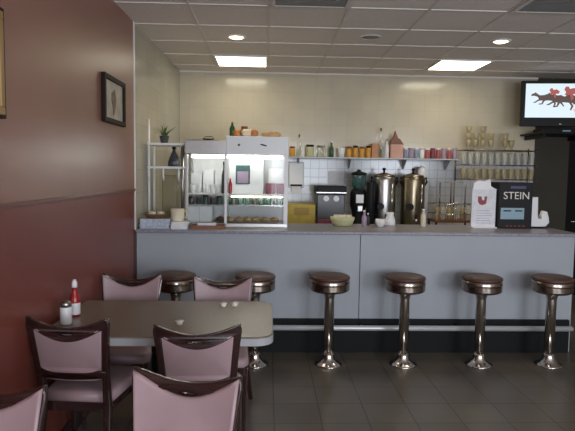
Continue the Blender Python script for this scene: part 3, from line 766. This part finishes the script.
for k in range(6):
    solo('drying_glass', tumbler_bm(.034, .15), M['thin_glass'] if k % 2 else M['amber_glass'], ('clear' if k % 2 else 'amber')+' glass in the drying rack, '+('first', 'second', 'third', 'fourth', 'fifth', 'sixth')[k]+' from the urns', 'glass', (2.065+k*.078, 6.73, ZB+.129), group='glasses in the drying rack')
bx_ = thing('milk_dispenser', 'pale grey narrow dispenser right of the twin urns', 'dispenser', (1.955, 7.06, ZB))
finish('body', box(-.07, .07, -.09, .09, 0, .62), mat('pale_grey_plastic', (.55, .56, .6), .35), bx_, bevel=.012)
finish('jug', lathe([(.06, .62), (.065, .64), (.05, .74), (.03, .77), (.0, .775)], 20), M['white'], bx_)
finish('nozzle', tube([(0, -.09, .5), (0, -.12, .5), (0, -.12, .46)], .012, 10), M['black'], bx_)

# ------------------------------------------------------------------ wall shelf above the machines
SHM = mat('grey_shelf', (.38, .38, .37), .4, .3)
ws = thing('wall_shelf', 'long thin steel wall shelf of jars and cups above the machines', 'shelf', (1.34, 7.08, 1.775))
finish('board', box(-1.10, 1.06, -.11, .115, 0, .016), SHM, ws, bevel=.002)
for x in (-.95, -.3, .4, .95):
    finish('bracket', plate([[(0, 0), (-.2, 0), (-.2, -.015), (-.02, -.12), (0, -.12)]], .012, 0, lambda v: Vector((v.y, .114+v.x, v.z))), SHM, ws).location = (x, 0, 0)
ZS = 1.792
YS = 7.06
bottle('vinegar_bottle', .395, YS, ZS, .03, .28, M['glass'], M['brown'], 'tall slim clear bottle at the left end of the wall shelf', neck=.3)
jar('spice_jar', .31, YS, ZS, .035, .13, M['amber'], M['brown'], 'amber spice jar at the extreme left of the wall shelf')
jar('storage_jar', .53, YS, ZS, .052, .155, M['palegreen'], M['black'], 'jar with a broad black lid on the wall shelf')
jar('storage_jar', .675, YS, ZS, .052, .15, M['glass'], M['steel'], 'clear glass jar with a steel lid on the wall shelf')
bottle('syrup_bottle', .80, YS, ZS, .03, .20, M['bottle_green'], M['white'], 'green syrup bottle between two pale jars on the wall shelf')
solo('white_mug', cup_bm(.05, .12), M['white'], 'white tapered mug left of the orange jars', 'mug', (.925, YS, ZS))
for k in range(4):
    jar('orange_jar', 1.022+k*.082, YS, ZS, .034, .14+.012*(k % 2), M['amber'], M['black'] if k % 2 else M['brown'], ('orange jar next to the white mug', 'second orange jar from the white mug', 'second orange jar from the orange carton', 'orange jar next to the orange carton')[k], 'orange jars on the wall shelf')
solo('orange_carton', box(-.04, .04, -.035, .035, 0, .18), M['orange'], 'orange carton right of the orange jars on the wall shelf', 'box', (1.345, YS, ZS), bevel=.003)
bottle('clear_bottle', 1.425, YS+.01, ZS, .034, .38, M['glass'], M['olive'], 'tallest clear bottle on the wall shelf beside the orange carton', neck=.35)
bottle('milk_glass_bottle', 1.495, YS-.02, ZS, .028, .24, M['white'], M['bluecup'], 'white bottle with a blue cap beside the tallest bottle', neck=.4)
gb = thing('peaked_gift_box', 'pink box with a dark red peaked top on the wall shelf', 'box', (1.62, YS, ZS))
finish('carton', box(-.08, .08, -.045, .045, 0, .17), M['pink'], gb, bevel=.004)
finish('peak', plate([[(-.08, .17), (.085, .17), (.04, .235), (.01, .25), (-.02, .33), (-.04, .25), (-.075, .215)]], .06, .004), M['brown'], gb)
ms = [('bluecup', 'slate blue'), ('mauvecup', 'mauve'), ('bluecup', 'slate blue'), ('white', 'white'), ('redcup', 'dull red'), ('maroon', 'maroon'), ('redcup', 'dull red'), ('mauvecup', 'mauve'), ('redcup', 'dull red'), ('mauvecup', 'mauve')]
od = ['nearest the pink box', 'second from the pink box', 'third from the pink box', 'fourth from the pink box', 'fifth from the pink box', 'fifth from the right end', 'fourth from the right end', 'third from the right end', 'second from the right end', 'at the right end']
for k, (mm, cn_) in enumerate(ms):
    jar('tea_tin', 1.737+k*.070, YS, ZS, .031, .135, M[mm], M[mm] if k % 2 else M['paper'], cn_+' tea tin in the row on the wall shelf, '+od[k], 'tea tins on the wall shelf', cat='tin')

tdp = thing('towel_dispenser', 'white towel dispenser on the tiles just right of the pastry case', 'dispenser', (.36, YB, 1.40))
finish('body', box(-.09, .10, -.11, 0, .0, .33), M['white'], tdp, bevel=.015)
finish('slot', box(-.07, .08, -.112, -.11, .02, .045), M['black'], tdp)
tp_ = finish('towel', box(-.05, .06, -.108, -.105, -.06, .03), M['paper'], tdp)
solo('wall_notice', box(-.10, .10, -.006, 0, 0, .17), M['paper'], 'blank white notice card on the tiles above the black-topped machine', 'notice', (.88, YB-.001, 1.45))

# ------------------------------------------------------------------ glass shelves at the right
gs = thing('glass_rack', 'three-tier wire wall rack holding glasses right of the wall shelf', 'rack', (2.93, 7.06, 1.54))
for z in (.0, .18, .365):
    x0 = -.5 if z < .3 else -.5
    bm = new()
    for y in (-.12, -.06, 0, .06, .12): tube([(x0, y, z), (.45, y, z)], .0045, 6, bm)
    for k in range(9): tube([(x0+k*(.45-x0)/8, -.125, z-.004), (x0+k*(.45-x0)/8, .135, z-.004)], .004, 6, bm)
    finish('wire_shelf', bm, M['chrome_dull'], gs)
for x in (-.5, .45): finish('upright', tube([(x, .13, -.03), (x, .13, .40)], .008, 8), M['chrome_dull'], gs)
proto = None
ords = ['first', 'second', 'third', 'fourth', 'fifth', 'sixth', 'seventh', 'eighth', 'ninth', 'tenth', 'eleventh']
for lev, (z, h) in enumerate(((1.545, .13), (1.725, .15))):
    me = None
    for k in range(11):
        lb = 'plain tumbler on the %s tier of the wire rack, %s from the left' % (('lowest', 'middle')[lev], ords[k])
        if me is None:
            me = solo('tumbler', tumbler_bm(.036, h), M['thin_glass'] if lev else M['amber_glass'], lb, 'glass', (2.475+k*.087, 7.02, z), group='tumblers on the wire rack')
        else:
            c = me.copy(); C.objects.link(c); c.location = (2.475+k*.087, 7.02, z); c['label'] = lb
sdx = [(2.53, 3, 'leftmost'), (2.622, 2, 'second from the left'), (2.714, 3, 'third from the left'), (2.82, 2, 'third from the right'), (3.0, 2, 'second from the right'), (3.08, 1, 'rightmost')]
for q, (x, n, pos) in enumerate(sdx):
    for k in range(n):
        h = .125
        solo('sundae_glass', lathe([(.03, 0), (.032, .004), (.012, .014), (.012, .03), (.026, .05), (.04, h), (.037, h), (.022, .055), (0, .045)], 16), M['amber_glass'],
             'amber sundae glass on the top tier, %s stack, %s' % (pos, ('lowest', 'second up', 'third up')[k]), 'glass', (x, 7.03, 1.91+k*.085), group='amber glasses on the top tier')
